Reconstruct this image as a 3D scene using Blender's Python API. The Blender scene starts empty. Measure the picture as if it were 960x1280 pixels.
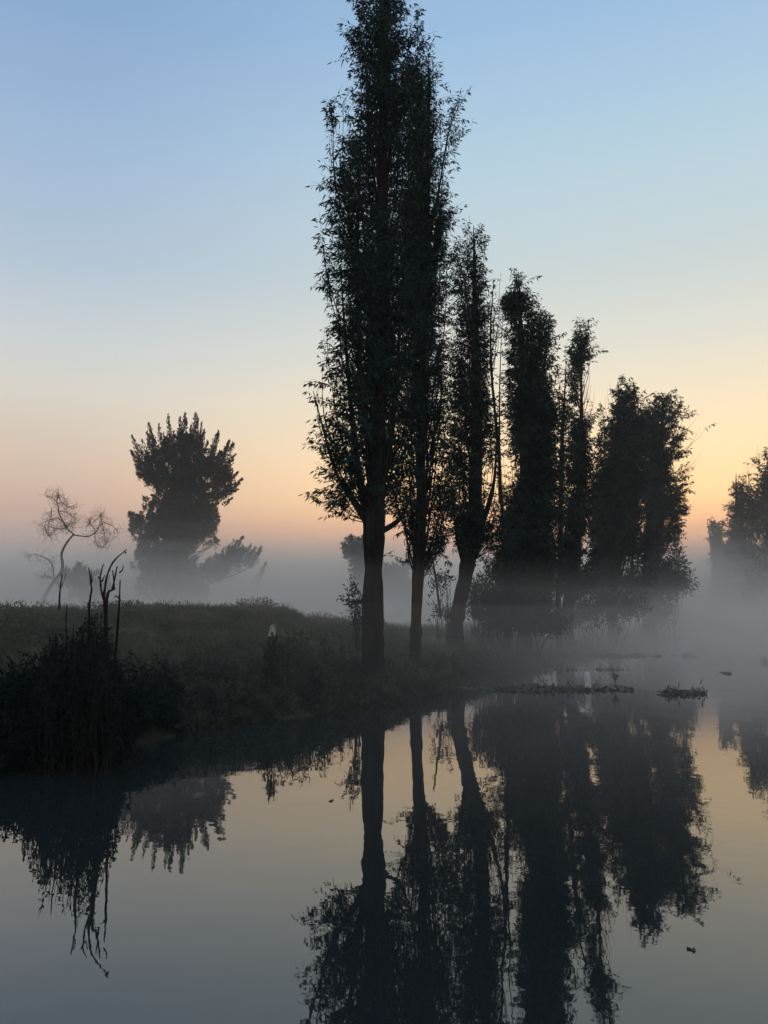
import bpy, math, random
import numpy as np
from mathutils import Vector, noise

rng = np.random.default_rng(7)
random.seed(7)
C = bpy.context.scene.collection
SC = bpy.context.scene

# ------------------------------------------------------------------ camera
F = 1000.0            # focal length in photo pixels (960 x 1280)
CAM_Z = 1.5
PITCH = math.atan(128 / F)
cp, sp = math.cos(PITCH), math.sin(PITCH)

def wpt(px, py):
    """point of the water surface seen at photo pixel px,py"""
    a = at(px, py, 1.0); k = CAM_Z / (CAM_Z - a[2])
    return np.array([a[0] * k, k, 0.0])

def at(px, py, D):
    """world point seen at photo pixel px,py at ground distance D"""
    x = (px - 480) / F
    y = (640 - py) / F
    fy = cp - y * sp
    fz = sp + y * cp
    s = D / fy
    return np.array([x * s, D, CAM_Z + fz * s])

cam_d = bpy.data.cameras.new('camera')
cam = bpy.data.objects.new('camera', cam_d)
C.objects.link(cam)
cam.location = (0, 0, CAM_Z)
cam.rotation_euler = (math.pi / 2 + PITCH, 0, 0)
cam_d.sensor_fit = 'VERTICAL'
cam_d.sensor_height = 36
cam_d.lens = 36 * F / 1280
cam_d.clip_start = 0.05
cam_d.clip_end = 2000
SC.camera = cam

# ------------------------------------------------------------------ materials
def new_mat(name):
    m = bpy.data.materials.new(name)
    m.use_nodes = True
    return m, m.node_tree.nodes, m.node_tree.links, m.node_tree.nodes['Principled BSDF']

def noise_mat(name, c1, c2, scale=3.0, rough=0.9, detail=4, bump=0.0, stretch=(1, 1, 1), c3=None, spec=0.2):
    m, N, L, b = new_mat(name)
    tc = N.new('ShaderNodeTexCoord')
    mp = N.new('ShaderNodeMapping')
    mp.inputs['Scale'].default_value = stretch
    nz = N.new('ShaderNodeTexNoise')
    nz.inputs['Scale'].default_value = scale
    nz.inputs['Detail'].default_value = detail
    nz.inputs['Roughness'].default_value = 0.65
    rp = N.new('ShaderNodeValToRGB')
    rp.color_ramp.elements[0].position = 0.35
    rp.color_ramp.elements[1].position = 0.65
    rp.color_ramp.elements[0].color = (*c1, 1)
    rp.color_ramp.elements[1].color = (*c2, 1)
    if c3:
        e = rp.color_ramp.elements.new(0.5)
        e.color = (*c3, 1)
    L.new(tc.outputs['Object'], mp.inputs['Vector'])
    L.new(mp.outputs['Vector'], nz.inputs['Vector'])
    L.new(nz.outputs['Fac'], rp.inputs['Fac'])
    L.new(rp.outputs['Color'], b.inputs['Base Color'])
    b.inputs['Roughness'].default_value = rough
    b.inputs['Specular IOR Level'].default_value = spec
    if bump:
        bp = N.new('ShaderNodeBump')
        bp.inputs['Strength'].default_value = bump
        bp.inputs['Distance'].default_value = 0.03
        L.new(nz.outputs['Fac'], bp.inputs['Height'])
        L.new(bp.outputs['Normal'], b.inputs['Normal'])
    return m

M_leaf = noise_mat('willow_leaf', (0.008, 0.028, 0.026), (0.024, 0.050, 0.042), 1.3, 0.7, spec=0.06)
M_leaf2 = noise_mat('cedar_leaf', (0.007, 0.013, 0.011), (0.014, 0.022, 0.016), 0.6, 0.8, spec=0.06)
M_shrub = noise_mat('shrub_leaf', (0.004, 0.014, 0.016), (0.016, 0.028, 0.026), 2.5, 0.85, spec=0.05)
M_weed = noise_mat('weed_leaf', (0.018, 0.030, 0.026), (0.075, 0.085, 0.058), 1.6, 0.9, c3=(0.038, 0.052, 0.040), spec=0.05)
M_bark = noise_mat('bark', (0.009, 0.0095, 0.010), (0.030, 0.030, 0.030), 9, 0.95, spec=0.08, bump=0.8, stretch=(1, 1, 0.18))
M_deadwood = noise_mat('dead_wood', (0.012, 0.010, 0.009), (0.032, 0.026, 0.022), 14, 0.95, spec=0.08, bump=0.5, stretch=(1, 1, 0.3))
M_soil = noise_mat('bank_soil', (0.020, 0.020, 0.018), (0.060, 0.062, 0.042), 1.1, 1.0, bump=0.6, c3=(0.024, 0.030, 0.016), spec=0.05)
M_grass = noise_mat('grass_blade', (0.055, 0.070, 0.050), (0.150, 0.145, 0.110), 0.8, 0.85, c3=(0.090, 0.102, 0.072), spec=0.1)
M_hyac = noise_mat('floating_leaf', (0.055, 0.072, 0.058), (0.12, 0.145, 0.11), 4, 0.7, spec=0.1)
M_pale = noise_mat('weathered_pale_wood', (0.42, 0.42, 0.40), (0.62, 0.62, 0.60), 9, 0.8, stretch=(1, 1, 0.2))
M_scrap = noise_mat('pale_scrap', (0.30, 0.30, 0.28), (0.5, 0.5, 0.48), 9, 0.8)
M_hill = noise_mat('hill_scrub', (0.03, 0.04, 0.03), (0.05, 0.06, 0.04), 0.05, 1.0)

m, N, L, b = new_mat('canal_water')
b.inputs['Base Color'].default_value = (0.018, 0.024, 0.024, 1)
b.inputs['Roughness'].default_value = 0.014
b.inputs['IOR'].default_value = 1.78
b.inputs['Specular IOR Level'].default_value = 0.5
tc = N.new('ShaderNodeTexCoord')
nz = N.new('ShaderNodeTexNoise'); nz.inputs['Scale'].default_value = 0.9; nz.inputs['Detail'].default_value = 3
nz2 = N.new('ShaderNodeTexNoise'); nz2.inputs['Scale'].default_value = 7; nz2.inputs['Detail'].default_value = 2
ad = N.new('ShaderNodeMath'); ad.operation = 'MULTIPLY_ADD'; ad.inputs[1].default_value = 0.08
bp = N.new('ShaderNodeBump'); bp.inputs['Strength'].default_value = 0.03; bp.inputs['Distance'].default_value = 0.12
L.new(tc.outputs['Object'], nz.inputs['Vector']); L.new(tc.outputs['Object'], nz2.inputs['Vector'])
L.new(nz2.outputs['Fac'], ad.inputs[0]); L.new(nz.outputs['Fac'], ad.inputs[2])
L.new(ad.outputs[0], bp.inputs['Height']); L.new(bp.outputs['Normal'], b.inputs['Normal'])
M_water = m

def vol_mat(name, dens, col):
    m = bpy.data.materials.new(name)
    m.use_nodes = True
    N = m.node_tree.nodes; N.clear()
    out = N.new('ShaderNodeOutputMaterial')
    pv = N.new('ShaderNodeVolumePrincipled')
    pv.inputs['Color'].default_value = (*col, 1)
    pv.inputs['Density'].default_value = dens
    pv.inputs['Anisotropy'].default_value = HAZE_G
    m.node_tree.links.new(pv.outputs['Volume'], out.inputs['Volume'])
    return m

# ------------------------------------------------------------------ mesh helpers
class MB:
    """collects verts and faces, builds ONE mesh object"""
    def __init__(self):
        self.v, self.f, self.n = [], [], 0
    def add(self, verts, faces):
        verts = np.asarray(verts, float).reshape(-1, 3)
        faces = np.asarray(faces, int)
        self.v.append(verts); self.f.append(faces + self.n); self.n += len(verts)
    def tube(self, pts, rad, n=6, cap=True):
        pts = np.asarray(pts, float); k = len(pts)
        rad = np.broadcast_to(np.asarray(rad, float), (k,))
        tan = np.gradient(pts, axis=0)
        tan /= np.linalg.norm(tan, axis=1)[:, None] + 1e-9
        ref = np.array([0.31, 0.95, 0.05]) if abs(tan[0][1]) < 0.8 else np.array([1.0, 0.1, 0.0])
        u = np.cross(tan, ref); u /= np.linalg.norm(u, axis=1)[:, None] + 1e-9
        w = np.cross(tan, u)
        a = np.linspace(0, 2 * math.pi, n, endpoint=False)
        ring = (pts[:, None, :] + rad[:, None, None] * (np.cos(a)[None, :, None] * u[:, None, :] + np.sin(a)[None, :, None] * w[:, None, :]))
        i = np.arange(k - 1)[:, None] * n; j = np.arange(n)[None, :]; j2 = (j + 1) % n
        q = np.stack([i + j, i + j2, i + n + j2, i + n + j], -1).reshape(-1, 4)
        self.add(ring.reshape(-1, 3), q)
        if cap:
            base = self.n - k * n
            self.f.append(np.array([[base + (k - 1) * n + x for x in range(n)]]))
            self.f.append(np.array([[base + x for x in range(n)][::-1]]))
    def leaves(self, p, d, ln, wd, fold=0.25):
        """rhombic leaves: base points p, directions d, lengths ln, widths wd"""
        k = len(p)
        if k == 0: return
        d = d / (np.linalg.norm(d, axis=1)[:, None] + 1e-9)
        r = rng.normal(size=(k, 3))
        s = np.cross(d, r); s /= np.linalg.norm(s, axis=1)[:, None] + 1e-9
        nn = np.cross(d, s)
        ln = np.broadcast_to(ln, (k,))[:, None]; wd = np.broadcast_to(wd, (k,))[:, None]
        a = p; tip = p + d * ln + nn * ln * fold * 0.3
        mid = p + d * ln * 0.42 + nn * ln * fold * 0.18
        v = np.stack([a, mid + s * wd / 2, tip, mid - s * wd / 2], 1).reshape(-1, 3)
        q = np.arange(k * 4).reshape(k, 4)
        self.add(v, q)
    def build(self, name, mat, parent=None, smooth=False):
        me = bpy.data.meshes.new(name)
        V = np.concatenate(self.v)
        tot = np.concatenate([np.full(len(f), f.shape[1]) for f in self.f if len(f)])
        idx = np.concatenate([f.reshape(-1) for f in self.f if len(f)])
        me.vertices.add(len(V)); me.vertices.foreach_set('co', V.astype(np.float32).ravel())
        me.loops.add(len(idx)); me.loops.foreach_set('vertex_index', idx.astype(np.int32))
        me.polygons.add(len(tot))
        st = np.concatenate([[0], np.cumsum(tot)[:-1]])
        me.polygons.foreach_set('loop_start', st.astype(np.int32))
        me.polygons.foreach_set('loop_total', tot.astype(np.int32))
        if smooth:
            me.polygons.foreach_set('use_smooth', np.ones(len(tot), bool))
        me.update(calc_edges=True); me.validate()
        mats = mat if isinstance(mat, list) else [mat]
        for mm in mats: me.materials.append(mm)
        o = bpy.data.objects.new(name, me); C.objects.link(o)
        if parent is not None:
            o.parent = parent
            o.matrix_parent_inverse = parent.matrix_world.inverted()
        return o

def tag(o, label, cat, group=None, kind=None):
    o['label'] = label; o['category'] = cat
    if group: o['group'] = group
    if kind: o['kind'] = kind
    return o

def thing(name, label, cat, loc, group=None):
    o = bpy.data.objects.new(name, None); C.objects.link(o)
    o.location = Vector(loc)
    bpy.context.view_layer.update()
    return tag(o, label, cat, group)

def spline(pts, n):
    """Catmull-Rom through pts (k x m) -> n samples"""
    P = np.asarray(pts, float); k = len(P)
    if k < 3:
        t = np.linspace(0, 1, n)[:, None]
        return P[0] * (1 - t) + P[-1] * t
    Q = np.vstack([2 * P[0] - P[1], P, 2 * P[-1] - P[-2]])
    t = np.linspace(0, k - 1 - 1e-6, n); i = t.astype(int); f = (t - i)[:, None]
    a, b_, c, d = Q[i], Q[i + 1], Q[i + 2], Q[i + 3]
    return 0.5 * (2 * b_ + (c - a) * f + (2 * a - 5 * b_ + 4 * c - d) * f ** 2 + (3 * b_ - a - 3 * c + d) * f ** 3)

def wob(pts, amp, freq=1.0, keep_ends=True):
    out = pts.copy(); o = rng.uniform(0, 99, 3)
    for i, p in enumerate(pts):
        t = i / max(1, len(pts) - 1)
        w = amp * (math.sin(math.pi * t) * 0.7 + 0.3 * t if keep_ends else 1)
        q = p * freq + o
        v = [noise.noise(Vector((q[0] + k_ * 31.7, q[1] - k_ * 17.3, q[2] + k_ * 7.9))) for k_ in range(3)]
        out[i] = p + np.array(v) * w
    return out

# ------------------------------------------------------------------ terrain
SHORE_PX = [(-260, 5.0), (-60, 7.0), (20, 7.9), (100, 8.7), (200, 10), (300, 11.3), (400, 12.5), (465, 13.4), (520, 14.8), (560, 16.6),
            (610, 19.6), (660, 23.3), (710, 27.5), (760, 33), (812, 41), (850, 51), (872, 68), (884, 105), (888, 200), (889, 320)]
SHORE = np.array([((px - 480) / F * D * 1.0, D) for px, D in SHORE_PX])
SHORE = np.vstack([[-9.0, -40], [-4.6, 0], SHORE])
RSHORE_PX = [(1250, 20), (1100, 32), (1010, 42), (955, 55), (925, 70), (905, 110), (896, 200), (893, 320)]
RSHORE = np.array([[18.0, -40], [16.0, 5]] + [((px - 480) / F * D, D) for px, D in RSHORE_PX])

def shore_x(Y): return np.interp(Y, SHORE[:, 1], SHORE[:, 0])
def rshore_x(Y): return np.interp(Y, RSHORE[:, 1], RSHORE[:, 0])

def seg_dist(X, Y, P):
    d = np.full(X.shape, 1e9)
    for a, b_ in zip(P[:-1], P[1:]):
        ab = b_ - a; t = np.clip(((X - a[0]) * ab[0] + (Y - a[1]) * ab[1]) / (ab @ ab), 0, 1)
        d = np.minimum(d, np.hypot(X - a[0] - t * ab[0], Y - a[1] - t * ab[1]))
    return d

_pn = rng.uniform(0, 100, (6, 2))
def vnoise(X, Y, s):
    f = np.vectorize(lambda x, y: noise.noise(Vector((x * s + 3.1, y * s - 7.7, 0.37))))
    return f(X, Y)

MOUNDS = [(at(205, 752, 15.6), 0.16, 1.6), (at(265, 752, 16.5), 0.22, 1.3), (at(342, 760, 18.5), 0.36, 0.9), (at(420, 765, 21), 0.22, 1.6)]
def terrain(X, Y, nz=True):
    X = np.asarray(X, float); Y = np.asarray(Y, float)
    dl = seg_dist(X, Y, SHORE); dr = seg_dist(X, Y, RSHORE)
    inl = X < shore_x(Y); inr = X > rshore_x(Y)
    d = np.where(inl, dl, np.where(inr, dr, -np.minimum(dl, dr)))
    ed = 0.25 * vnoise(X, Y, 0.9) if nz else 0
    d = d + ed
    prof_d = [-6, -1.0, 0.0, 0.25, 0.9, 2.0, 4.0, 6.5, 9.0, 14.0, 30.0]
    prof_z = [-1.2, -0.5, 0.0, 0.24, 0.55, 0.84, 1.18, 1.42, 1.40, 1.10, 0.9]
    zl = np.interp(d, prof_d, prof_z)
    far = np.clip((Y - 19) / 12, 0, 1) * inl
    zl = zl * (1 - 0.42 * far * (d > 0))
    zr = np.interp(d, prof_d, np.array(prof_z) * 0.55)
    z = np.where(inr, zr, zl)
    if nz:
        z = z + np.where(d > 0.05, np.clip(d, 0, 1) * (0.22 * vnoise(X, Y, 0.6) + 0.16 * vnoise(X, Y, 1.25) + .07 * vnoise(X, Y, 2.9)), 0)
    for p, h, r in MOUNDS:
        z = z + h * np.exp(-((X - p[0]) ** 2 + (Y - p[1]) ** 2) / (r * r))
    return z

def gz(x, y): return float(terrain(np.array([x]), np.array([y]))[0])

xs = np.concatenate([np.linspace(-212, -40, 22), np.linspace(-36, -14, 24), np.linspace(-13.4, 14, 92), np.linspace(14.6, 45, 60), np.linspace(49, 212, 26)])
ys = np.concatenate([np.linspace(-38, 3, 16), np.linspace(4, 32, 100), np.linspace(32.8, 75, 60), np.linspace(79, 312, 40)])
XX, YY = np.meshgrid(xs, ys)
ZZ = terrain(XX, YY)
mb = MB()
nx, ny = len(xs), len(ys)
i, j = np.meshgrid(np.arange(ny - 1), np.arange(nx - 1), indexing='ij')
a = i * nx + j
mb.add(np.stack([XX, YY, ZZ], -1).reshape(-1, 3), np.stack([a, a + 1, a + nx + 1, a + nx], -1).reshape(-1, 4))
tag(mb.build('ground', M_soil, smooth=True), 'dark earth bank sloping up from the canal to a grassy field', 'ground', kind='structure')
mb = MB()
mb.add([[-213, -39, 0], [213, -39, 0], [213, 313, 0], [-213, 313, 0]], [[0, 1, 2, 3]])
tag(mb.build('water', M_water), 'still canal water mirroring the trees and the dawn sky', 'water', kind='structure')

# far hill
mb = MB()
hx = np.linspace(60, 190, 60); hp = []
for k, x in enumerate(hx):
    px = 480 + x / 225 * F
    top = np.interp(px, [740, 800, 845, 870, 890, 915, 945, 1000, 1100, 1300], [3, 7, 11.5, 15.2, 18, 19.6, 20.2, 18, 14, 4]) + 0.7 * noise.noise(Vector((x * .09, 0, 0)))
    hp.append(top)
hp = np.array(hp)
rows = []
for dy, f_ in [(-38, 0), (-26, .45), (-12, .85), (0, 1.0), (14, .9), (30, .5), (45, 0)]:
    rows.append(np.stack([hx, np.full(60, 225.0 + dy), hp * f_ - 0.3], -1))
V = np.concatenate(rows); nr = len(rows)
i, j = np.meshgrid(np.arange(nr - 1), np.arange(59), indexing='ij'); a = i * 60 + j
mb.add(V, np.stack([a, a + 1, a + 61, a + 60], -1).reshape(-1, 4))
tag(mb.build('hills', M_hill, smooth=True), 'low dark hill fading into mist at the end of the canal', 'hill', kind='structure')

# ------------------------------------------------------------------ trees
def prof_world(prof, D):
    P = []
    for py, l, r in sorted(prof, key=lambda t: -t[0]):
        a = at(l, py, D); b_ = at(r, py, D)
        P.append((a[2], (a[0] + b_[0]) / 2, (b_[0] - a[0]) / 2))
    return np.array(P)

def willow(label, D, trunk, prof, n_limb=40, twigs=26, lv=22, leaf=(0.11, 0.024), fork=None, round_=False, gap=0.0, droop=0.25, limbs=None,
           group='trees along the left bank', name='willow_tree', twig_len=(0.35, 0.9), mat=None, twig_mesh=True, vis=1.0, clumps=(), dens=1.9, llen=(.15, .42), wn=.42):
    """trunk: (px, py, width_px) bottom to top; prof: (py, left_px, right_px) silhouette of the crown at distance D"""
    P = prof_world(prof, D); z0, z1 = P[0, 0], P[-1, 0]
    cz = lambda z: np.interp(z, P[:, 0], P[:, 1]); wz = lambda z: np.interp(z, P[:, 0], P[:, 2])
    ptop = min(t[0] for t in prof)
    trunk = [t for t in trunk if t[1] > ptop + 60] + [(trunk[-1][0], ptop + 14, .7)]
    tp = np.array([at(px, py, D) for px, py, w in trunk]); tw = np.array([w / F * D / 2 for *_, w in trunk])
    g = gz(tp[0][0], D)
    root = thing(name, label, 'tree', (tp[0][0], D, g), group)
    # trunk runs down into the ground
    tp = np.vstack([[tp[0][0], D, min(g, tp[0][2]) - 0.15], tp]); tw = np.concatenate([[tw[0] * 1.25], tw])
    ts = spline(np.column_stack([tp, tw]), 40)
    mb = MB()
    tw_ = wob(ts[:, :3], 0.05, 1.1)
    mb.tube(tw_, np.maximum(ts[:, 3] * (1 + 0.06 * rng.normal(size=40)), 0.008), 10)
    mb.build('trunk', M_bark, root, smooth=True)
    tz = tw_[:, 2]
    def trunk_at(z):
        return np.array([np.interp(z, tz, tw_[:, 0]), np.interp(z, tz, tw_[:, 1]), z]), np.interp(z, tz, ts[:, 3])
    zf = at(0, fork, D)[2] if fork else z0
    lm, cm = MB(), MB(); gs = 2.2 * 15 / D
    zs = np.linspace(z0, z1, 200); wgt = wz(zs) + 0.05; cdf = np.cumsum(wgt) / wgt.sum()
    paths = []
    if limbs:
        for lp in limbs:
            paths.append((spline([at(px, py, D) for px, py, *_ in lp], 24) + np.linspace(0, 1, 24)[:, None] * np.array([0, rng.uniform(-.3, .3), 0]), lp[0][2] / F * D / 2))
    n_limb = int(n_limb * 1.5)
    for k in range(n_limb):
        ze = np.interp(rng.uniform(), cdf, zs)
        ph = rng.uniform(0, 2 * math.pi); u = math.sqrt(rng.uniform(0.05, 1.0)) * 0.92
        w = wz(ze)
        if round_:
            zs0 = max(zf, ze - rng.uniform(0.5, 1.6) * (w * 0.9 + 0.4)); zs0 = min(zs0, z1 - 1.0)
        else:
            zs0 = max(zf, ze - rng.uniform(*llen) * (z1 - z0) - 0.6 * w)
        if zs0 > ze - 0.3 and not round_: ze = min(z1, zs0 + rng.uniform(0.4, 1.2))
        s, sr = trunk_at(min(zs0, tz[-1] - 0.05))
        e = np.array([cz(ze) + w * u * math.cos(ph), D + w * u * math.sin(ph), ze])
        t = np.linspace(0, 1, 16)[:, None]
        horiz = 1 - (1 - t) ** (1.9 if not round_ else 1.3)
        path = np.hstack([s[0] + (e[0] - s[0]) * horiz, s[1] + (e[1] - s[1]) * horiz, s[2] + (ze - s[2]) * t])
        path = wob(path, 0.10 + 0.05 * w, 0.9)
        paths.append((path, min(sr * 0.45, 0.007 + 0.0038 * np.linalg.norm(e - s)) * vis))
    # the leader itself carries twigs as well
    if not round_:
        m_ = tz > zf
        if m_.sum() > 4: paths.append((spline(tw_[m_], 20), None))
    for path, r0 in paths:
        Lg = np.linalg.norm(np.diff(path, axis=0), axis=1).sum()
        k = len(path)
        if r0 is not None:
            lm.tube(path, np.linspace(r0, max(0.003, r0 * 0.12), k), 5)
        nt = max(3, int(twigs * dens * Lg / 3.0))
        for q in range(nt):
            f_ = rng.uniform(0.12, 1.0) ** 0.8
            p = path[min(k - 1, int(f_ * (k - 1)))] + rng.normal(size=3) * 0.03
            if noise.noise(Vector((p[0] * gs, p[1] * gs, p[2] * gs * 0.22)) + Vector((D, 0, 0))) < gap - 0.30: continue
            c = np.array([cz(p[2]), D, p[2]]); o_ = p - c; o_[2] = 0
            o_ /= np.linalg.norm(o_) + 1e-6
            dr = o_ * rng.uniform(0.0, 0.8) + np.array([0, 0, rng.uniform(0.4, 1.0)]) + rng.normal(size=3) * 0.35
            if round_: dr[2] *= 0.7
            dr /= np.linalg.norm(dr)
            tl = rng.uniform(*twig_len)
            t = np.linspace(0, 1, 6)[:, None]
            tw2 = p + dr * tl * t + np.array([0, 0, -1.0]) * droop * tl * t ** 2 * rng.uniform(0.2, 1.6)
            # stay inside the silhouette (a few strays poke out)
            end = tw2[-1]; w = wz(end[2]); rr = math.hypot(end[0] - cz(end[2]), end[1] - D)
            w *= 1.03 + wn * noise.noise(Vector((o_[0] * 1.3, o_[1] * 1.3 + D, end[2] * 0.75 * 15 / D + 3.3)))
            if rr > w * rng.uniform(0.90, 1.16) and w > 0.02 or end[2] > z1 + 0.1:
                if rng.uniform() > 0.06: continue
            if twig_mesh: lm.tube(tw2, np.linspace(0.005, 0.002, 6) * vis * max(1, D / 20), 3, cap=False)
            n = max(3, int(lv * tl / 0.6 * rng.uniform(0.6, 1.3)))
            f2 = rng.uniform(0.08, 1.0, n)
            pp = p + dr * tl * f2[:, None] + np.array([0, 0, -1.0]) * droop * tl * (f2 ** 2)[:, None]
            side = rng.normal(size=(n, 3)); side[:, 2] *= 0.5
            dd = dr * 0.4 + side * 0.5 + np.array([0, 0, -0.65])
            cm.leaves(pp + side * 0.015, dd, leaf[0] * rng.uniform(0.6, 1.25, n), leaf[1] * rng.uniform(0.7, 1.2, n))
    for (px, py, rx, ry, n) in clumps:
        c = at(px, py, D); q = rng.normal(size=(n, 3)); q /= np.linalg.norm(q, axis=1)[:, None]; q *= rng.uniform(0, 1, (n, 1)) ** (1 / 2.2)
        pp = c + q * np.array([rx, rx, ry]) / F * D
        cm.leaves(pp, q + rng.normal(size=(n, 3)) * 0.6 + np.array([0, 0, -.3]), leaf[0] * rng.uniform(.6, 1.2, n), leaf[1] * rng.uniform(.7, 1.2, n))
    lm.build('limbs', M_bark, root)
    cm.build('crown', mat or M_leaf, root)
    return root

# 1 the big tree in the foreground
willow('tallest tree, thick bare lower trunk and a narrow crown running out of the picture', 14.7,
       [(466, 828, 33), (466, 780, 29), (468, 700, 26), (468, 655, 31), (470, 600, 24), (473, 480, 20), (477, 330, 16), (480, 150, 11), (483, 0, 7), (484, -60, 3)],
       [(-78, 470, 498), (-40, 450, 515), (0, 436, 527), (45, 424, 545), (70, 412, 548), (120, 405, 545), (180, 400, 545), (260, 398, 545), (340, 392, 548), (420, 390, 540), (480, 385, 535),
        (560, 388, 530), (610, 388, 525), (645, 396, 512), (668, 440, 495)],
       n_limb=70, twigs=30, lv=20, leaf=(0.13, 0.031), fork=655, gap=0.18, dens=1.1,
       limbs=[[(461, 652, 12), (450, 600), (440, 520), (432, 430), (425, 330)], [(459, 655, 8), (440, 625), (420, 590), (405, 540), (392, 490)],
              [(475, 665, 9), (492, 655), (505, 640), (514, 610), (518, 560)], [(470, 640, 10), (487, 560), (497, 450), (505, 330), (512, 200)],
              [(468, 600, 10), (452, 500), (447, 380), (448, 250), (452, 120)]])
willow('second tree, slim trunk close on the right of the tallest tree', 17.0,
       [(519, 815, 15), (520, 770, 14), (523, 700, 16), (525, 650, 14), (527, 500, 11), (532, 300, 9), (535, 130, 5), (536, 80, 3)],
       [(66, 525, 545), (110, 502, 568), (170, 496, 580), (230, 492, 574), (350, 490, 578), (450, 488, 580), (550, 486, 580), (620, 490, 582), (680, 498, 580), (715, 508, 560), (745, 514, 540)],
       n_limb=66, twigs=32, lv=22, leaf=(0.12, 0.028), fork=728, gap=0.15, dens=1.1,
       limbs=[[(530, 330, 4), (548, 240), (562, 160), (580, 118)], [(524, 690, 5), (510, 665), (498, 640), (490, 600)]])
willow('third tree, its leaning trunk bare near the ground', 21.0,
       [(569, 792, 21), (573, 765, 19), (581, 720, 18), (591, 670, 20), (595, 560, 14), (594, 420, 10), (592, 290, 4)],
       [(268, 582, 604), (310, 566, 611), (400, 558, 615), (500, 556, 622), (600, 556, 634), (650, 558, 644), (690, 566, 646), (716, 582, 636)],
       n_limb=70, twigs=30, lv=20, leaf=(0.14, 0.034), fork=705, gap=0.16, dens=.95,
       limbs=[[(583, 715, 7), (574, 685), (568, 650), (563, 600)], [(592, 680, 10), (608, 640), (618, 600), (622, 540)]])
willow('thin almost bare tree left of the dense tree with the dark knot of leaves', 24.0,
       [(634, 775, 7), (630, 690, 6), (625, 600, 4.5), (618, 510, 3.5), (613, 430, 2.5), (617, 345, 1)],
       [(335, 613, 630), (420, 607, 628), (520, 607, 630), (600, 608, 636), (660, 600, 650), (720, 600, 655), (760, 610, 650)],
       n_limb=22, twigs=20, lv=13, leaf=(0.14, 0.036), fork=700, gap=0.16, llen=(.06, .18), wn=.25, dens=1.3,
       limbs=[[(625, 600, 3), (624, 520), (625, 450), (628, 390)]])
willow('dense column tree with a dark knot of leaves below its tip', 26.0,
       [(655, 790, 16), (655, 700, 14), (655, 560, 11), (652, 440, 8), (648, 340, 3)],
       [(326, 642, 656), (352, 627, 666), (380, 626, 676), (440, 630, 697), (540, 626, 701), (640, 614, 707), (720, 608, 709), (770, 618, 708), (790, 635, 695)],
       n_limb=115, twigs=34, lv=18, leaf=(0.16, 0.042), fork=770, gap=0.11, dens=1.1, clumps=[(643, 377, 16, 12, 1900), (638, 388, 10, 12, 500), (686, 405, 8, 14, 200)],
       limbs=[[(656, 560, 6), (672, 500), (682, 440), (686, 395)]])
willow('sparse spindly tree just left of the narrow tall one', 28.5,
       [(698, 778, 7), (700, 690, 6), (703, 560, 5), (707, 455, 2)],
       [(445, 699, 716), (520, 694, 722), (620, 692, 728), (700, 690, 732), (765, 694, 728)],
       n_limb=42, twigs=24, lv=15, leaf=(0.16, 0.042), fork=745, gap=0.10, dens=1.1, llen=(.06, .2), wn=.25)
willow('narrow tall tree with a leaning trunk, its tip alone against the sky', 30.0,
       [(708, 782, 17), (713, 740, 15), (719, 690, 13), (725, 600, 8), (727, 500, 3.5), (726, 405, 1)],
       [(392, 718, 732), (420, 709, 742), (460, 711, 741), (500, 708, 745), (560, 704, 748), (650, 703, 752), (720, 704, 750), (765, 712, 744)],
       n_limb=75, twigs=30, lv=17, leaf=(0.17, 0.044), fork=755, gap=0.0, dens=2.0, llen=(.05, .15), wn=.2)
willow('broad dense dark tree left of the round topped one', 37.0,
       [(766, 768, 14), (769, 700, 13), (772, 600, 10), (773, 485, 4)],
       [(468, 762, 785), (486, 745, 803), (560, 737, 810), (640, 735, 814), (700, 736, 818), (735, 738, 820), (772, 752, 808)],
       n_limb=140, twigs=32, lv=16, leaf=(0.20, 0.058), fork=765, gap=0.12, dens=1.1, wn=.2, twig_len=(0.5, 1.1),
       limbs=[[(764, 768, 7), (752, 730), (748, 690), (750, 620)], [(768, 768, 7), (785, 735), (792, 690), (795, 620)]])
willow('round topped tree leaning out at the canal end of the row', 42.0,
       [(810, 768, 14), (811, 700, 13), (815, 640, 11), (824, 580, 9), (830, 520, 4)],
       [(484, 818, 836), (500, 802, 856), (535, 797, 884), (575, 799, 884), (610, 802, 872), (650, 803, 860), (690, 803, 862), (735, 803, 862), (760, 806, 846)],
       n_limb=140, twigs=26, lv=13, leaf=(0.22, 0.062), fork=735, gap=0.26, round_=True, dens=.85, wn=.3, twig_len=(0.5, 1.2))

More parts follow.
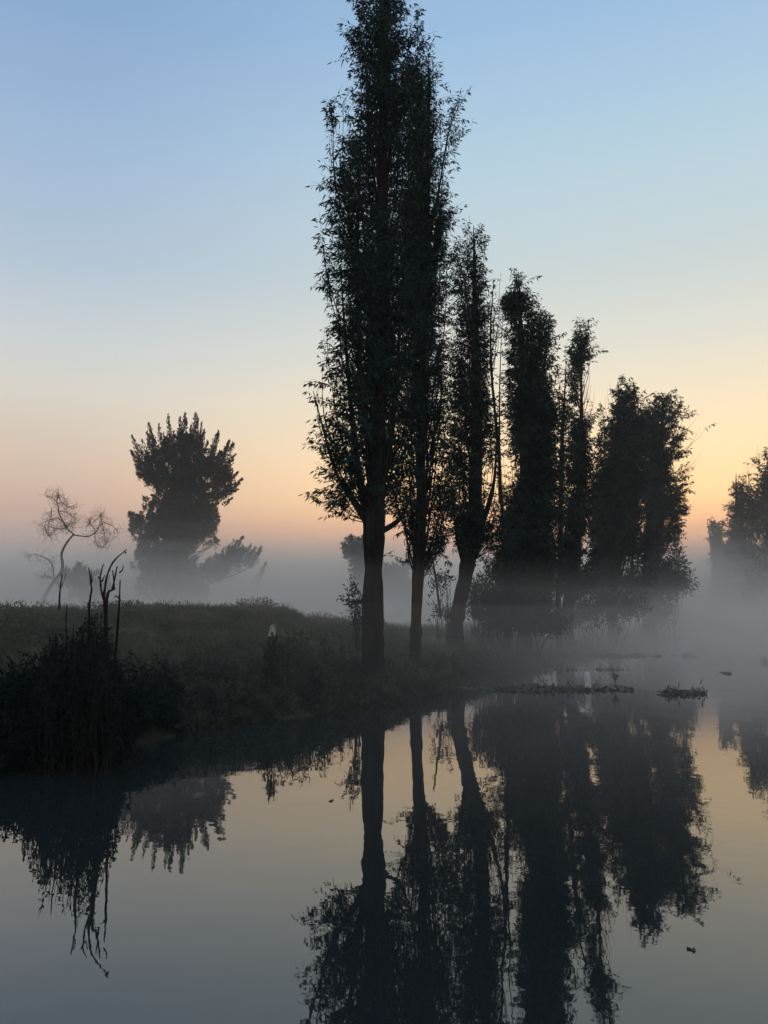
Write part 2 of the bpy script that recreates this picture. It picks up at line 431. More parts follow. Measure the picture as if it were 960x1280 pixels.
def bush(name, label, cat, D, blobs, n, leaf, stems=8, mat=None, group=None, up=0.5, base_px=None, stem_r=0.012):
    """blobs: (px, py, rx_px, ry_px, weight)"""
    bx = base_px if base_px else blobs[0][0]
    g0 = at(bx, 780, D); g = gz(g0[0], D)
    root = thing(name, label, cat, (g0[0], D, g), group)
    lm, cm = MB(), MB()
    W = np.array([bb[4] for bb in blobs], float); W /= W.sum()
    for px, py, rx, ry, w_ in blobs:
        c = at(px, py, D)
        k = max(2, int(stems * w_ / max(bb[4] for bb in blobs)))
        for _ in range(k):
            e = c + np.array([rng.normal() * rx * .5, rng.normal() * rx * .4, rng.uniform(-.3, .9) * ry]) / F * D
            sb = max(.1, rx / F * D * .45); s = np.array([g0[0] * .5 + c[0] * .5 + rng.normal() * sb, D + rng.normal() * sb, 0]); s[2] = max(gz(s[0], s[1]), -.1) - .05
            md = (s + e) / 2 + np.array([(e - s)[0] * .15, 0, rng.uniform(0, .15) * (e - s)[2]])
            lm.tube(wob(spline([s, md, e], 9), 0.06, 1.2), np.linspace(stem_r, stem_r * .25, 9), 4, cap=False)
    for (px, py, rx, ry, w_), q in zip(blobs, W):
        k = int(n * q); c = at(px, py, D)
        # leaf sprays: clumped inside the blob
        nc = max(3, k // 16)
        u = rng.normal(size=(nc, 3)); u /= np.linalg.norm(u, axis=1)[:, None]; u *= rng.uniform(0, 1, (nc, 1)) ** (1 / 2.4)
        cc = c + u * np.array([rx, rx * .9, ry]) / F * D
        idx = rng.integers(0, nc, k)
        dirs = u * 0.6 + np.array([0, 0, up]) + rng.normal(size=(nc, 3)) * .35
        dirs /= np.linalg.norm(dirs, axis=1)[:, None]
        pp = cc[idx] + dirs[idx] * rng.uniform(-1, 1, (k, 1)) * leaf[0] * 2.2 + rng.normal(size=(k, 3)) * leaf[0] * .35
        cm.leaves(pp, dirs[idx] + rng.normal(size=(k, 3)) * .6, leaf[0] * rng.uniform(.6, 1.3, k), leaf[1] * rng.uniform(.7, 1.2, k))
    lm.build('stems', M_bark, root)
    cm.build('foliage', mat or M_shrub, root)
    return root

bush('willow_shrub', 'low drooping willow overhanging the water under the round topped tree', 'shrub', 41.5,
     [(815, 735, 26, 30, 3), (840, 720, 22, 24, 2), (852, 728, 13, 10, .5), (795, 745, 18, 22, 1.5), (824, 768, 14, 10, .7)], 9000, (0.22, 0.06), 14, M_leaf, 'shrubs on the left bank', up=-0.2, base_px=806)
bush('sapling', 'small pointed sapling poking up right of the round topped tree', 'shrub', 44, [(845, 690, 7, 34, 1), (846, 668, 4, 20, .5)], 700, (0.2, 0.06), 5, M_leaf, 'shrubs on the left bank', up=1.0, base_px=842)
bush('shrub', 'loose leafy shrub right beside the leaning trunk of the third tree', 'shrub', 23, [(603, 745, 17, 26, 1), (592, 755, 10, 18, .6), (618, 755, 14, 24, 1)], 2600, (0.14, 0.04), 12, M_shrub, 'shrubs on the left bank', base_px=604)
bush('shrub', 'dark tangled shrub on the bank right of the third trunk', 'shrub', 23.5, [(628, 735, 16, 34, 1.2), (615, 770, 20, 20, 1), (640, 765, 16, 20, .8)], 3600, (0.14, 0.042), 12, M_shrub, 'shrubs on the left bank', base_px=622)
bush('shrub', 'dark shrub filling the foot of the dense column tree', 'shrub', 25, [(640, 770, 22, 26, 1.3), (665, 775, 22, 24, 1.3), (690, 775, 16, 20, 1)], 5000, (0.15, 0.045), 12, M_shrub, 'shrubs on the left bank', base_px=655)
bush('shrub', 'dark shrub at the water between the narrow tall tree and the broad one', 'shrub', 32, [(738, 762, 20, 16, 1), (765, 760, 20, 18, 1), (720, 770, 16, 16, .8), (790, 758, 14, 16, .7)], 4200, (0.18, 0.055), 8, M_shrub, 'shrubs on the left bank', base_px=738)
bush('sapling', 'small bush pressed against the left side of the thick trunk', 'shrub', 16.2, [(444, 748, 9, 16, 1), (446, 772, 8, 14, .7)], 420, (0.11, 0.035), 6, M_shrub, 'shrubs on the left bank', base_px=447)
bush('sapling', 'thin sapling with one flat tuft between the second and third trunks', 'shrub', 24, [(552, 728, 13, 5, 1), (559, 722, 8, 4, .5), (558, 712, 4, 6, .2)], 260, (0.13, 0.045), 4, M_shrub, 'shrubs on the left bank', up=0.1, base_px=559)
bush('shrub', 'low weedy tuft at the foot of the leaning pole', 'shrub', 22, [(548, 765, 6, 7, 1), (560, 766, 6, 6, 1)], 300, (0.12, 0.035), 5, M_shrub, 'shrubs on the left bank', base_px=552)

# leaning pole
root = thing('pole', 'thin leaning pole between the second and third trunks', 'pole', at(551, 768, 22))
p0, p1 = at(551, 772, 22), at(540, 694, 22)
mb = MB(); mb.tube(wob(spline([p0, (p0 + p1) / 2 + np.array([.01, 0, 0]), p1], 10), 0.015), np.linspace(.035, .022, 10), 7); mb.build('shaft', M_deadwood, root)
mb = MB(); s_ = p0 * .25 + p1 * .75; mb.tube([s_, s_ + np.array([-.09, 0.02, .16])], [.012, .008], 5); mb.build('branch_stub', M_deadwood, root)

# ------------------------------------------------------------------ far trees on the left field
def plume_tree(label, D, blobs, base_px, plumes, leaf, trunk_w, name='cypress_tree', group=None, mat=M_leaf2, spike=(0.8, 1.8), per=90, fan=0.75, spires=(), ctr=(0, 0)):
    g0 = at(base_px, 780, D); g = gz(g0[0], D)
    root = thing(name, label, 'tree', (g0[0], D, g), group)
    tmb, lm, cm = MB(), MB(), MB()
    topb = min(blobs, key=lambda t: t[1]); top = at(topb[0], topb[1], D)
    base = np.array([g0[0], D, g - .1])
    tk = wob(spline([base, base * .6 + top * .4 + np.array([.15, 0, 0]), top], 16), .2, .3)
    tmb.tube(tk, np.linspace(trunk_w, trunk_w * .25, 16), 9); tmb.build('trunk', M_bark, root, smooth=True)
    def plume(p, dr, ln, per, wd, soft=.25):
        f_ = rng.uniform(0, 1, per) ** .8
        rad = wd * ln * (1 - f_) ** .8 + .02
        an = rng.uniform(0, 2 * math.pi, per); r_ = rad * np.sqrt(rng.uniform(0, 1, per))
        a_ = np.cross(dr, [0.3, .8, .1]); a_ /= np.linalg.norm(a_); b2 = np.cross(dr, a_)
        off = (np.cos(an) * r_)[:, None] * a_ + (np.sin(an) * r_)[:, None] * b2
        cm.leaves(p + dr * (f_ * ln)[:, None] + off, dr * .7 + off * 1.3 / (ln * .26) + rng.normal(size=(per, 3)) * soft, leaf[0] * rng.uniform(.5, 1.3, per), leaf[1] * rng.uniform(.6, 1.3, per))
    for px, py, lp in spires:
        for q_ in range(3):
            t_ = at(px + rng.normal() * 3.5 * (q_ > 0), py + abs(rng.normal()) * 9 * (q_ > 0), D); t_[1] += rng.normal() * 1.2
            cc = at(ctr[0], ctr[1], D); v_ = t_ - cc
            dr = np.array([v_[0] * .55, v_[1] * .2, abs(v_[2]) + 1.2]); dr /= np.linalg.norm(dr)
            ln = lp / F * D * rng.uniform(.8, 1.15)
            plume(t_ - dr * ln, dr, ln, int(per * 1.6), .13)
            if q_ == 0:
                b_ = t_ - dr * ln; zt = np.clip(b_[2] - .35 * abs(b_[0] - tk[8][0]), g + 1.0, tk[-1][2])
                s_ = np.array([np.interp(zt, tk[:, 2], tk[:, 0]), np.interp(zt, tk[:, 2], tk[:, 1]), zt])
                lp_ = wob(spline([s_, s_ * .4 + b_ * .6 - np.array([0, 0, .15]), b_, t_ - dr * ln * .4], 12), .12, .6)
                lm.tube(lp_, np.linspace(.07, .015, 12), 4, cap=False)
                for h_ in range(3, 10): plume(lp_[h_] + rng.normal(size=3) * .15, np.array([v_[0] * .05, 0, 1.0]) / math.hypot(v_[0] * .05, 1), .8, int(per * .5), .38, .8)
    W = np.array([bb[4] for bb in blobs], float); W /= W.sum()
    for (px, py, rx, ry, w_), q in zip(blobs, W):
        c = at(px, py, D); k = max(3, int(plumes * q))
        for _ in range(k):
            u = rng.normal(size=3); u /= np.linalg.norm(u); u *= rng.uniform() ** (1 / 2.6)
            p = c + u * np.array([rx, rx * .9, ry]) / F * D
            dr = u * np.array([fan, fan, .25]) + np.array([0, 0, 1.0]) + rng.normal(size=3) * .14
            dr /= np.linalg.norm(dr)
            ln = rng.uniform(*spike)
            if rng.uniform() < .5:
                zt = np.clip(p[2] - rng.uniform(.5, 2.0), g + .3, tk[-1][2]); s = np.array([np.interp(zt, tk[:, 2], tk[:, 0]), np.interp(zt, tk[:, 2], tk[:, 1]), zt])
                lm.tube(wob(spline([s, (s + p) / 2 - np.array([0, 0, .2]), p], 8), .1, .6), np.linspace(.06, .015, 8), 4, cap=False)
            plume(p, dr, ln * .8, per, .36, .8)
    lm.build('limbs', M_bark, root)
    cm.build('crown', mat, root)
    return root

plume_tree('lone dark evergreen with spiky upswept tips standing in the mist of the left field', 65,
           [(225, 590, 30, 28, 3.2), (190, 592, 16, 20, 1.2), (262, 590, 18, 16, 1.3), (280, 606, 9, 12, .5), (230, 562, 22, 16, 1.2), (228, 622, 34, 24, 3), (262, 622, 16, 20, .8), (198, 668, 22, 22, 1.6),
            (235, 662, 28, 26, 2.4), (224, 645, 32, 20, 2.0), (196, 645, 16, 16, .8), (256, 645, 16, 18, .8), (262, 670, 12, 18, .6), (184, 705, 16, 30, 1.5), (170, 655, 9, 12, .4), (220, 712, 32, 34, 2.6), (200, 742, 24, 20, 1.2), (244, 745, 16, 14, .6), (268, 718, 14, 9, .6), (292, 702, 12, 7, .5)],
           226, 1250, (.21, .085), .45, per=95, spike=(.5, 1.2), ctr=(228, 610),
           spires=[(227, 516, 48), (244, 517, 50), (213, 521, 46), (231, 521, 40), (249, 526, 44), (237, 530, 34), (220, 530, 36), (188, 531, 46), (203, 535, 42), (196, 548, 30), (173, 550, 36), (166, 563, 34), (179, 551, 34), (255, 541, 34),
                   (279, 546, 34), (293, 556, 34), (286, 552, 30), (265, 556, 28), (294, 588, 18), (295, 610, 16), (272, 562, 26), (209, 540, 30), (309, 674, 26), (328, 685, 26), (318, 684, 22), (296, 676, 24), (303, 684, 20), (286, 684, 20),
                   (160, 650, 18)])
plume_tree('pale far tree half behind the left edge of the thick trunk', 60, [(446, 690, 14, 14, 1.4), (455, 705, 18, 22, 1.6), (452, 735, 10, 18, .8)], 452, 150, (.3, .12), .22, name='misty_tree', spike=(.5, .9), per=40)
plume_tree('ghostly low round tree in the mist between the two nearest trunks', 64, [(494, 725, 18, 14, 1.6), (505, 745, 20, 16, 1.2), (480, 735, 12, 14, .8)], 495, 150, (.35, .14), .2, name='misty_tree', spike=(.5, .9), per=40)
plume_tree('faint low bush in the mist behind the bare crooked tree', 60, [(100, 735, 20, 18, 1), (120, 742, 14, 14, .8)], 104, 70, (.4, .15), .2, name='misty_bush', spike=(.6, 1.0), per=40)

# bare crooked tree
D = 56.0
g0 = at(68, 760, D)
root = thing('bare_tree', 'bare crooked tree with curly twigs rising from the misty field', 'tree', (g0[0], D, gz(g0[0], D)))
def PX(lst, D, dz=0.0):
    P = np.array([at(px, py, D) for px, py in lst]); P[:, 1] += np.linspace(0, dz, len(P)); return P
def zi(x, y): return (20 + x / 6.093, 590 + y / 6.095)   # from the enlarged study of the tree
tmb, lm, tm = MB(), MB(), MB()
tr = PX([zi(*q) for q in [(195, 1080), (215, 960), (270, 860), (345, 760), (355, 690), (348, 620), (385, 540), (440, 475)]], D)
tmb.tube(wob(spline(tr, 24), .05), np.linspace(.15, .055, 24), 8); tmb.build('trunk', M_deadwood, root, smooth=True)
main = [[(290, 830), (275, 740), (235, 670), (170, 640), (100, 620), (40, 635)],
        [(440, 475), (385, 430), (365, 390), (325, 355), (270, 370), (215, 400)],
        [(385, 425), (330, 320), (325, 270), (310, 225), (270, 185), (240, 190)],
        [(440, 480), (540, 490), (600, 450), (620, 400), (655, 375), (720, 410), (750, 460)],
        [(600, 440), (610, 520), (650, 580), (700, 540), (730, 480)], [(655, 375), (660, 460), (655, 540)],
        [(320, 240), (360, 235), (400, 270), (440, 260)], [(310, 225), (350, 185), (375, 195)], [(270, 280), (255, 330), (225, 370), (210, 440)],
        [(385, 430), (420, 395), (465, 390)], [(330, 300), (380, 300), (420, 340)], [(290, 820), (240, 790), (225, 800)], [(600, 440), (560, 390), (550, 370)], [(650, 380), (665, 340), (690, 350)],
        [(215, 400), (230, 470), (240, 490)], [(260, 420), (320, 430), (360, 410)]]
ends = []
for k, l_ in enumerate(main):
    pts = wob(spline(PX([zi(*q) for q in l_], D, rng.uniform(-1.2, 1.2)), 18), .08, .8)
    lm.tube(pts, np.linspace(.05 if k < 4 else .026, .012, 18), 5)
    ends += [pts[j_] for j_ in range(3, 18, 2)]
for p in ends:
    for _ in range(5):
        q = [p]; d = rng.normal(size=3) * np.array([1, .8, .8]); d /= np.linalg.norm(d); curl = rng.normal(size=3) * .2
        for s in range(9):
            d = d + np.cross(curl, d) + rng.normal(size=3) * .3 + np.array([0, 0, .02]); d /= np.linalg.norm(d); q.append(q[-1] + d * rng.uniform(.06, .16))
        tm.tube(q, np.linspace(.009, .005, 10), 3, cap=False)
lm.build('limbs', M_deadwood, root); tm.build('twigs', M_deadwood, root)

# ------------------------------------------------------------------ right bank trees (D ~ 65)
G = 'trees on the right bank'
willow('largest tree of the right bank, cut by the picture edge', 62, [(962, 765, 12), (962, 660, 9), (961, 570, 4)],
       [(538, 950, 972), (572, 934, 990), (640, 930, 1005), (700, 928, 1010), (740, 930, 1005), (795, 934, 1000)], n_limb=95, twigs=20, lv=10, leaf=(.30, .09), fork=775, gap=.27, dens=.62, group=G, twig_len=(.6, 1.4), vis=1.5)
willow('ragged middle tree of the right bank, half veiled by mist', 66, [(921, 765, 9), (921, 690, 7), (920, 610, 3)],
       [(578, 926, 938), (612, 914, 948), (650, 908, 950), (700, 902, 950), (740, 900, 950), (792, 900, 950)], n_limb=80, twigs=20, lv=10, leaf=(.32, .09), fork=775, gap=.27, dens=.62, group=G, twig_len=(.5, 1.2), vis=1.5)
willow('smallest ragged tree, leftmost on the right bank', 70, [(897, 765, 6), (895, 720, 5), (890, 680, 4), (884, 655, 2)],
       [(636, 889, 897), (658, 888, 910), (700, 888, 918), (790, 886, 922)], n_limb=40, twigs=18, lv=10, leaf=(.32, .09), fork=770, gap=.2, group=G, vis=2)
bush('willow_shrub', 'dark low bush at the right picture edge below the largest right bank tree', 'shrub', 58, [(952, 725, 14, 34, 1), (940, 745, 16, 22, 1), (970, 735, 16, 34, 1)], 2500, (.28, .08), 8, M_leaf, up=-.1, base_px=955)

# ------------------------------------------------------------------ near left: woody plant standing at the water's edge
D = 8.8
g0 = at(128, 940, D)
root = thing('woody_bush', 'near black bush with bare upright stems at the left water edge', 'shrub', (g0[0], D, gz(g0[0], D)))
def zr(x, y): return (30 + x / 5.82, 680 + y / 5.82)
stems = [[(590, 1300), (585, 500), (575, 420), (555, 340), (552, 240), (580, 145)], [(600, 1250), (590, 420), (590, 340), (610, 230), (650, 130), (745, 40)],
         [(560, 240), (575, 270), (590, 225)], [(600, 1200), (620, 430), (655, 330), (675, 210), (680, 160)], [(675, 205), (705, 190), (722, 155)],
         [(640, 1300), (690, 560), (695, 400), (700, 260)], [(690, 410), (668, 380), (655, 390)], [(480, 1300), (455, 560), (468, 400), (487, 330), (480, 250), (470, 170)],
         [(485, 300), (498, 262), (488, 215)], [(630, 330), (640, 250), (645, 190)], [(340, 1300), (350, 700), (365, 580)], [(300, 1300), (308, 640), (312, 440)],
         [(735, 60), (742, 62), (740, 70)], [(430, 1300), (440, 640), (520, 560)]]
for l_ in stems:
    mb = MB(); dz = rng.uniform(-.35, .35)
    pts = spline(PX([zr(*q) for q in l_], D, 0), 20); pts[:, 1] += dz * (1 - np.linspace(0, 1, 20)) * .4
    big = len(l_) > 3
    pts = wob(pts, .009, 5.0)
    mb.tube(pts, np.linspace(.017 if big else .009, .0058 if big else .005, 20) * (1 + .12 * rng.normal(size=20)), 7)
    mb.build('stem', M_deadwood, root, smooth=True)
cm = MB(); tm = MB()
def top_y(px): return np.interp(px, [-10, 15, 32, 45, 60, 75, 90, 105, 122, 140, 152, 165], [940, 905, 875, 838, 800, 788, 792, 775, 765, 790, 850, 940])
for _ in range(760):
    px = rng.uniform(-8, 163) if rng.uniform() < .6 else rng.uniform(40, 155); ty = top_y(px); hgt = rng.uniform(0, 1) ** .7
    y1 = 985 - (985 - ty) * (.45 + .55 * hgt) + rng.normal() * 6
    bx = px * .8 + 88 * .2 + rng.normal() * 16
    dd = D + rng.normal() * .45
    a = at(bx, 965, dd); a[2] = -.05; e = at(px, y1, dd)
    pts = wob(spline([a, a * .45 + e * .55 + np.array([rng.normal() * .03, rng.normal() * .03, .05]), e], 8), .05, 2.5)
    tm.tube(pts, np.linspace(.006, .0022, 8), 3, cap=False)
    n = 34; f_ = rng.uniform(.05, 1.0, n); ii = f_ * 6.99; i0 = ii.astype(int)
    pp = pts[i0] + (pts[i0 + 1] - pts[i0]) * (ii - i0)[:, None]
    dr = rng.normal(size=(n, 3)) * .7 + np.array([0, 0, .55])
    cm.leaves(pp, dr, rng.uniform(.03, .075, n), rng.uniform(.012, .024, n))
tm.build('twigs', M_deadwood, root); cm.build('foliage', M_shrub, root)

# thin dead stakes on the bank
def stake(label, D, pts, r0, r1, name='stake', mat=None, stubs=()):
    P = PX(pts, D); g = gz(P[0][0], D)
    root = thing(name, label, 'stake', (P[0][0], D, g))
    P[0][2] = min(P[0][2], g) - .05 if P[0][2] < g + .2 else P[0][2]
    mb = MB(); mb.tube(wob(spline(P, 14), .012, 2), np.linspace(r0, r1, 14), 7); mb.build('shaft', mat or M_deadwood, root, smooth=True)
    for s in stubs:
        mb = MB(); mb.tube(spline(PX(s, D), 6), np.linspace(r1, r1 * .5, 6), 5); mb.build('twig', mat or M_deadwood, root)
    return root
stake('thin dark dead stem standing alone left of the near black bush', 11.5, [(74, 762), (75, 738), (78, 716)], .016, .006, 'stake', stubs=[[(76, 735), (81, 722), (82, 715)], [(78, 722), (75, 717)]])
stake('old leaning stake on the shaded face of the bank', 12.4, [(300, 884), (303, 856), (307, 834)], .03, .026, mat=M_pale and noise_mat('grey_wood', (.05, .05, .055), (.09, .09, .10), 9))

# rounded weed clump with stalks, pale scrap
D = 12.4
bush('weed_clump', 'rounded dark weed clump with two thin stalks on the crest of the bank edge', 'weed', D, [(342, 828, 13, 20, 2), (341, 805, 7, 8, .6), (348, 850, 24, 20, 1.8)], 1500, (.055, .020), 10, M_weed, base_px=342, stem_r=.006)
root = [o for o in C.objects if o.name.startswith('weed_clump')][0]
for l_ in ([(342, 820), (341, 800), (339, 784)], [(344, 820), (345, 798), (346, 788)], [(351, 835), (354, 815), (356, 803)]):
    mb = MB(); mb.tube(spline(PX(l_, D), 8), np.linspace(.007, .004, 8), 5); mb.build('stalk', M_deadwood, root)
D = 12.9
c = at(341, 788, D); mb = MB()
gx, gy = np.meshgrid(np.linspace(-1, 1, 7), np.linspace(-1, 1, 7))
mb2v = np.stack([c[0] + gx * .045 * (1 - .35 * gy) + .03 * np.sign(gx) * np.abs(gy - 1) * .2, D + .03 * np.sin(gx * 3), c[2] + gy * .085 - .05 * (np.abs(gx) < .25) * (gy < 0)], -1).reshape(-1, 3)
i, j = np.meshgrid(np.arange(6), np.arange(6), indexing='ij'); a = i * 7 + j
q = np.stack([a, a + 1, a + 8, a + 7], -1).reshape(-1, 4)
mb.add(mb2v, q); mb.add(mb2v + np.array([0, .012, 0]), q[:, ::-1])
tag(mb.build('pale_scrap', M_scrap), 'small pale scrap caught in the weeds on the bank', 'scrap')

# tall weeds along the water edge
def edge_weeds(label, px0, px1, inland, n, hmin, hmax, mat=None):
    root = None; mb = MB(); st = MB()
    cx = (px0 + px1) / 2; Dm = np.interp(cx, [s[0] for s in SHORE_PX], [s[1] for s in SHORE_PX])
    x0 = (cx - 480) / F * Dm
    root = thing('edge_weeds', label, 'weeds', (x0, Dm + .4, gz(x0, Dm + .4)), 'weeds along the water edge')
    for _ in range(int(n * .6)):
        px = rng.uniform(px0, px1); Ds = np.interp(px, [s[0] for s in SHORE_PX], [s[1] for s in SHORE_PX]) + (rng.uniform() ** 1.4) * inland * 1.3 - .12
        x = (px - 480) / F * Ds; z = gz(x, Ds)
        h = rng.uniform(hmin, hmax) * (.75 + .7 * noise.noise(Vector((x * 1.3, Ds * 1.3, 8.0)))); ln = rng.normal(size=2) * .18 * h
        e = np.array([x + ln[0], Ds + ln[1], z + h]); s = np.array([x, Ds, z - .03])
        pts = spline([s, (s + e) / 2 + np.array([-ln[0] * .2, 0, .03]), e], 6)
        st.tube(pts, np.linspace(.005, .002, 6), 3, cap=False)
        k = 16; f_ = rng.uniform(.15, 1, k); ii = f_ * 4.99; i0 = ii.astype(int)
        pp = pts[i0] + (pts[i0 + 1] - pts[i0]) * (ii - i0)[:, None]
        mb.leaves(pp, rng.normal(size=(k, 3)) * .8 + np.array([0, 0, .2]), rng.uniform(.05, .12, k), rng.uniform(.014, .03, k))
    st.build('stems', mat or M_weed, root); mb.build('foliage', mat or M_weed, root)
edge_weeds('dark weeds at the water between the near black bush and the sloping bank', 128, 235, 1.3, 620, .10, .44, M_shrub)
edge_weeds('dark weeds at the water below the pale scrap', 225, 365, 1.6, 620, .08, .36)
edge_weeds('tall leafy weeds at the water left of the thick trunk', 355, 455, 1.5, 520, .15, .58)
edge_weeds('dark weeds at the water below the two nearest trunks', 450, 545, 1.5, 420, .10, .34)
edge_weeds('weeds crowding the water at the left picture edge', -70, 70, 1.6, 800, .10, .60, M_shrub)
edge_weeds('soft weeds at the water right of the second trunk', 540, 650, 1.8, 420, .12, .40)

# ------------------------------------------------------------------ grass
def grass():
    mb = MB()
    def batch(n, xr, yr, h, w, dmin=0.2):
        X = rng.uniform(*xr, n); Y = rng.uniform(*yr, n)
        ok = (X < shore_x(Y) - dmin) & (np.abs(X) < .56 * Y + 4.5)
        X, Y = X[ok], Y[ok]
        # bilinear lookup in the terrain grid
        ix = np.clip(np.searchsorted(xs, X) - 1, 0, nx - 2); iy = np.clip(np.searchsorted(ys, Y) - 1, 0, ny - 2)
        fx = (X - xs[ix]) / (xs[ix + 1] - xs[ix]); fy = (Y - ys[iy]) / (ys[iy + 1] - ys[iy])
        Z = (ZZ[iy, ix] * (1 - fx) + ZZ[iy, ix + 1] * fx) * (1 - fy) + (ZZ[iy + 1, ix] * (1 - fx) + ZZ[iy + 1, ix + 1] * fx) * fy
        k = len(X)
        cl = np.array([noise.noise(Vector((x * 1.1, y * 1.1, 4.2))) + .6 * noise.noise(Vector((x * 3.5, y * 3.5, 1.0))) for x, y in zip(X, Y)])
        H = h * np.clip(.65 + .9 * cl, .25, 1.7) * rng.uniform(.6, 1.3, k)
        Wd = w * rng.uniform(.7, 1.3, k) * np.maximum(1, Y / 14)
        an = rng.uniform(0, 2 * math.pi, k); ln = rng.normal(size=(k, 2)) * .38
        s = np.stack([np.cos(an), np.sin(an), np.zeros(k)], -1) * Wd[:, None] / 2
        p = np.stack([X, Y, Z - .02], -1)
        mid = p + np.stack([ln[:, 0] * H * .35, ln[:, 1] * H * .35, H * .6], -1)
        tip = p + np.stack([ln[:, 0] * H, ln[:, 1] * H, H * rng.uniform(.75, 1.05, k)], -1)
        v = np.stack([p - s, p + s, mid + s * .75, mid - s * .75, tip], 1).reshape(-1, 3)
        b0 = np.arange(k)[:, None] * 5
        base = mb.n
        mb.add(v, b0 + np.array([0, 1, 2, 3]))
        mb.f.append(base + b0 + np.array([3, 2, 4]))
    batch(190000, (-12, 4), (6.5, 20), .17, .010)
    # taller tussocks that break the crest
    for _ in range(420):
        x, y = rng.uniform(-11, 1), rng.uniform(9, 24)
        if x > shore_x(y) - 1.8 or abs(x) > .56 * y: continue
        k = int(rng.uniform(25, 80)); r_ = rng.uniform(.08, .35)
        px_ = x + rng.normal(size=k) * r_; py_ = y + rng.normal(size=k) * r_
        z = gz(x, y); hh = rng.uniform(.10, .30) * rng.uniform(.6, 1.1, k)
        p = np.stack([px_, py_, np.full(k, z - .08)], -1)
        d_ = np.stack([(px_ - x) * .9 + rng.normal(size=k) * .12, (py_ - y) * .9 + rng.normal(size=k) * .12, np.full(k, .8)], -1)
        mb.leaves(p, d_, hh, .014, .5)
    # leafy herb clumps between the grass
    for _ in range(620):
        x, y = rng.uniform(-12, 4), rng.uniform(8.5, 26)
        if x > shore_x(y) - .8 or abs(x) > .56 * y: continue
        if noise.noise(Vector((x * .8, y * .8, 2.2))) < .05: continue
        k = int(rng.uniform(30, 110)); r_ = rng.uniform(.07, .28); z = gz(x, y)
        u = rng.normal(size=(k, 3)); u /= np.linalg.norm(u, axis=1)[:, None]; u[:, 2] = np.abs(u[:, 2])
        p = np.array([x, y, z - .02]) + u * np.array([r_, r_, r_ * rng.uniform(.6, 1.3)]) * rng.uniform(.2, 1, (k, 1)) ** .5
        mb.leaves(p, u + rng.normal(size=(k, 3)) * .5, rng.uniform(.03, .09, k), rng.uniform(.015, .035, k))
    # bigger clumps of dead weeds and herbs that make the crest lumpy
    for _ in range(95):
        y = rng.uniform(11.5, 24); x = shore_x(y) - rng.uniform(2.2, 7.5)
        if abs(x) > .56 * y: continue
        k = int(rng.uniform(160, 420)); r_ = rng.uniform(.18, .48); z = gz(x, y); hz_ = r_ * rng.uniform(.45, .85)
        u = rng.normal(size=(k, 3)); u /= np.linalg.norm(u, axis=1)[:, None]; u[:, 2] = np.abs(u[:, 2])
        p = np.array([x, y, z - .04]) + u * np.array([r_ * rng.uniform(.8, 1.6), r_, hz_]) * rng.uniform(.3, 1, (k, 1)) ** .5
        mb.leaves(p, u + rng.normal(size=(k, 3)) * .6, rng.uniform(.03, .12, k), rng.uniform(.010, .03, k))
    batch(45000, (-11, -1), (1.0, 7.0), .17, .010)
    batch(60000, (-14, 8), (18, 34), .26, .013)
    batch(22000, (-22, 14), (32, 60), .30, .02)
    tag(mb.build('grass', M_grass), 'rough dark grass covering the bank', 'grass', kind='stuff')
grass()

# ------------------------------------------------------------------ things floating in the canal
def raft(label, py, px0, px1, depth, n, hmax, r=(.04, .08), tufts=0):
    c = wpt((px0 + px1) / 2, py); D = c[1]
    root = thing('floating_plants', label, 'water plants', c, 'rafts of floating water plants')
    hw = (px1 - px0) / 2 / F * D
    mb = MB()
    # ragged: many small overlapping cushions of leaves, thinning out towards the ends
    nc = max(3, int(n / 16)); left = int(n * .55)
    for ci in range(nc):
        u = rng.uniform(-1, 1)
        if rng.uniform() < .75 * abs(u) ** 3: continue
        v = rng.normal() * .45
        if noise.noise(Vector((u * hw * 1.1, 0.5, D))) < -.25: continue
        rx_, ry_ = rng.uniform(.04, .22) * min(1, hw), rng.uniform(.03, .10) * min(1, depth * 4)
        big = rng.uniform() ** 2
        for _ in range(int(rng.uniform(4, 22) * left / (n * .55))):
            R = rng.uniform(*r) * rng.uniform(.5, 1)
            hh = .003 + hmax * .75 * big * rng.uniform(0, 1) ** 1.5
            p = np.array([c[0] + u * hw + rng.normal() * rx_, D + v * depth + rng.normal() * ry_, hh])
            nrm = rng.normal(size=3) * (.25 + .5 * big) + np.array([0, 0, .9]); nrm /= np.linalg.norm(nrm)
            a_ = np.cross(nrm, [1, .2, .1]); a_ /= np.linalg.norm(a_); b2 = np.cross(nrm, a_)
            t = np.linspace(0, 2 * math.pi, 7, endpoint=False)
            mb.add(p + R * (np.cos(t)[:, None] * a_ + .8 * np.sin(t)[:, None] * b2), [list(range(7))])
            if hh > .04: mb.tube([[p[0], p[1], -.02], p], [.008, .006], 3, cap=False)
    for _ in range(tufts):
        u = rng.uniform(-.9, .9); p = np.array([c[0] + u * hw, D + rng.uniform(-.3, .3) * depth, 0])
        q = 18; mb.leaves(np.repeat(p[None], q, 0) + rng.normal(size=(q, 3)) * .05, rng.normal(size=(q, 3)) * .4 + np.array([0, 0, 1]), rng.uniform(.06, .17, q), rng.uniform(.02, .04, q))
    mb.build('leaves', M_hyac, root)
raft('long dark raft of floating plants at the foot of the pale post', 862, 590, 814, .40, 1900, .12, tufts=9)
raft('short dark raft of floating plants ending nearest the golden reflection', 867, 828, 888, .20, 420, .12, tufts=3)
raft('thin broken raft of floating plants behind the pale post', 837, 676, 800, .5, 300, .08, tufts=5)
raft('faint strip of floating plants under the overhanging willow', 820, 700, 830, .5, 500, .14, (.06, .12), tufts=3)
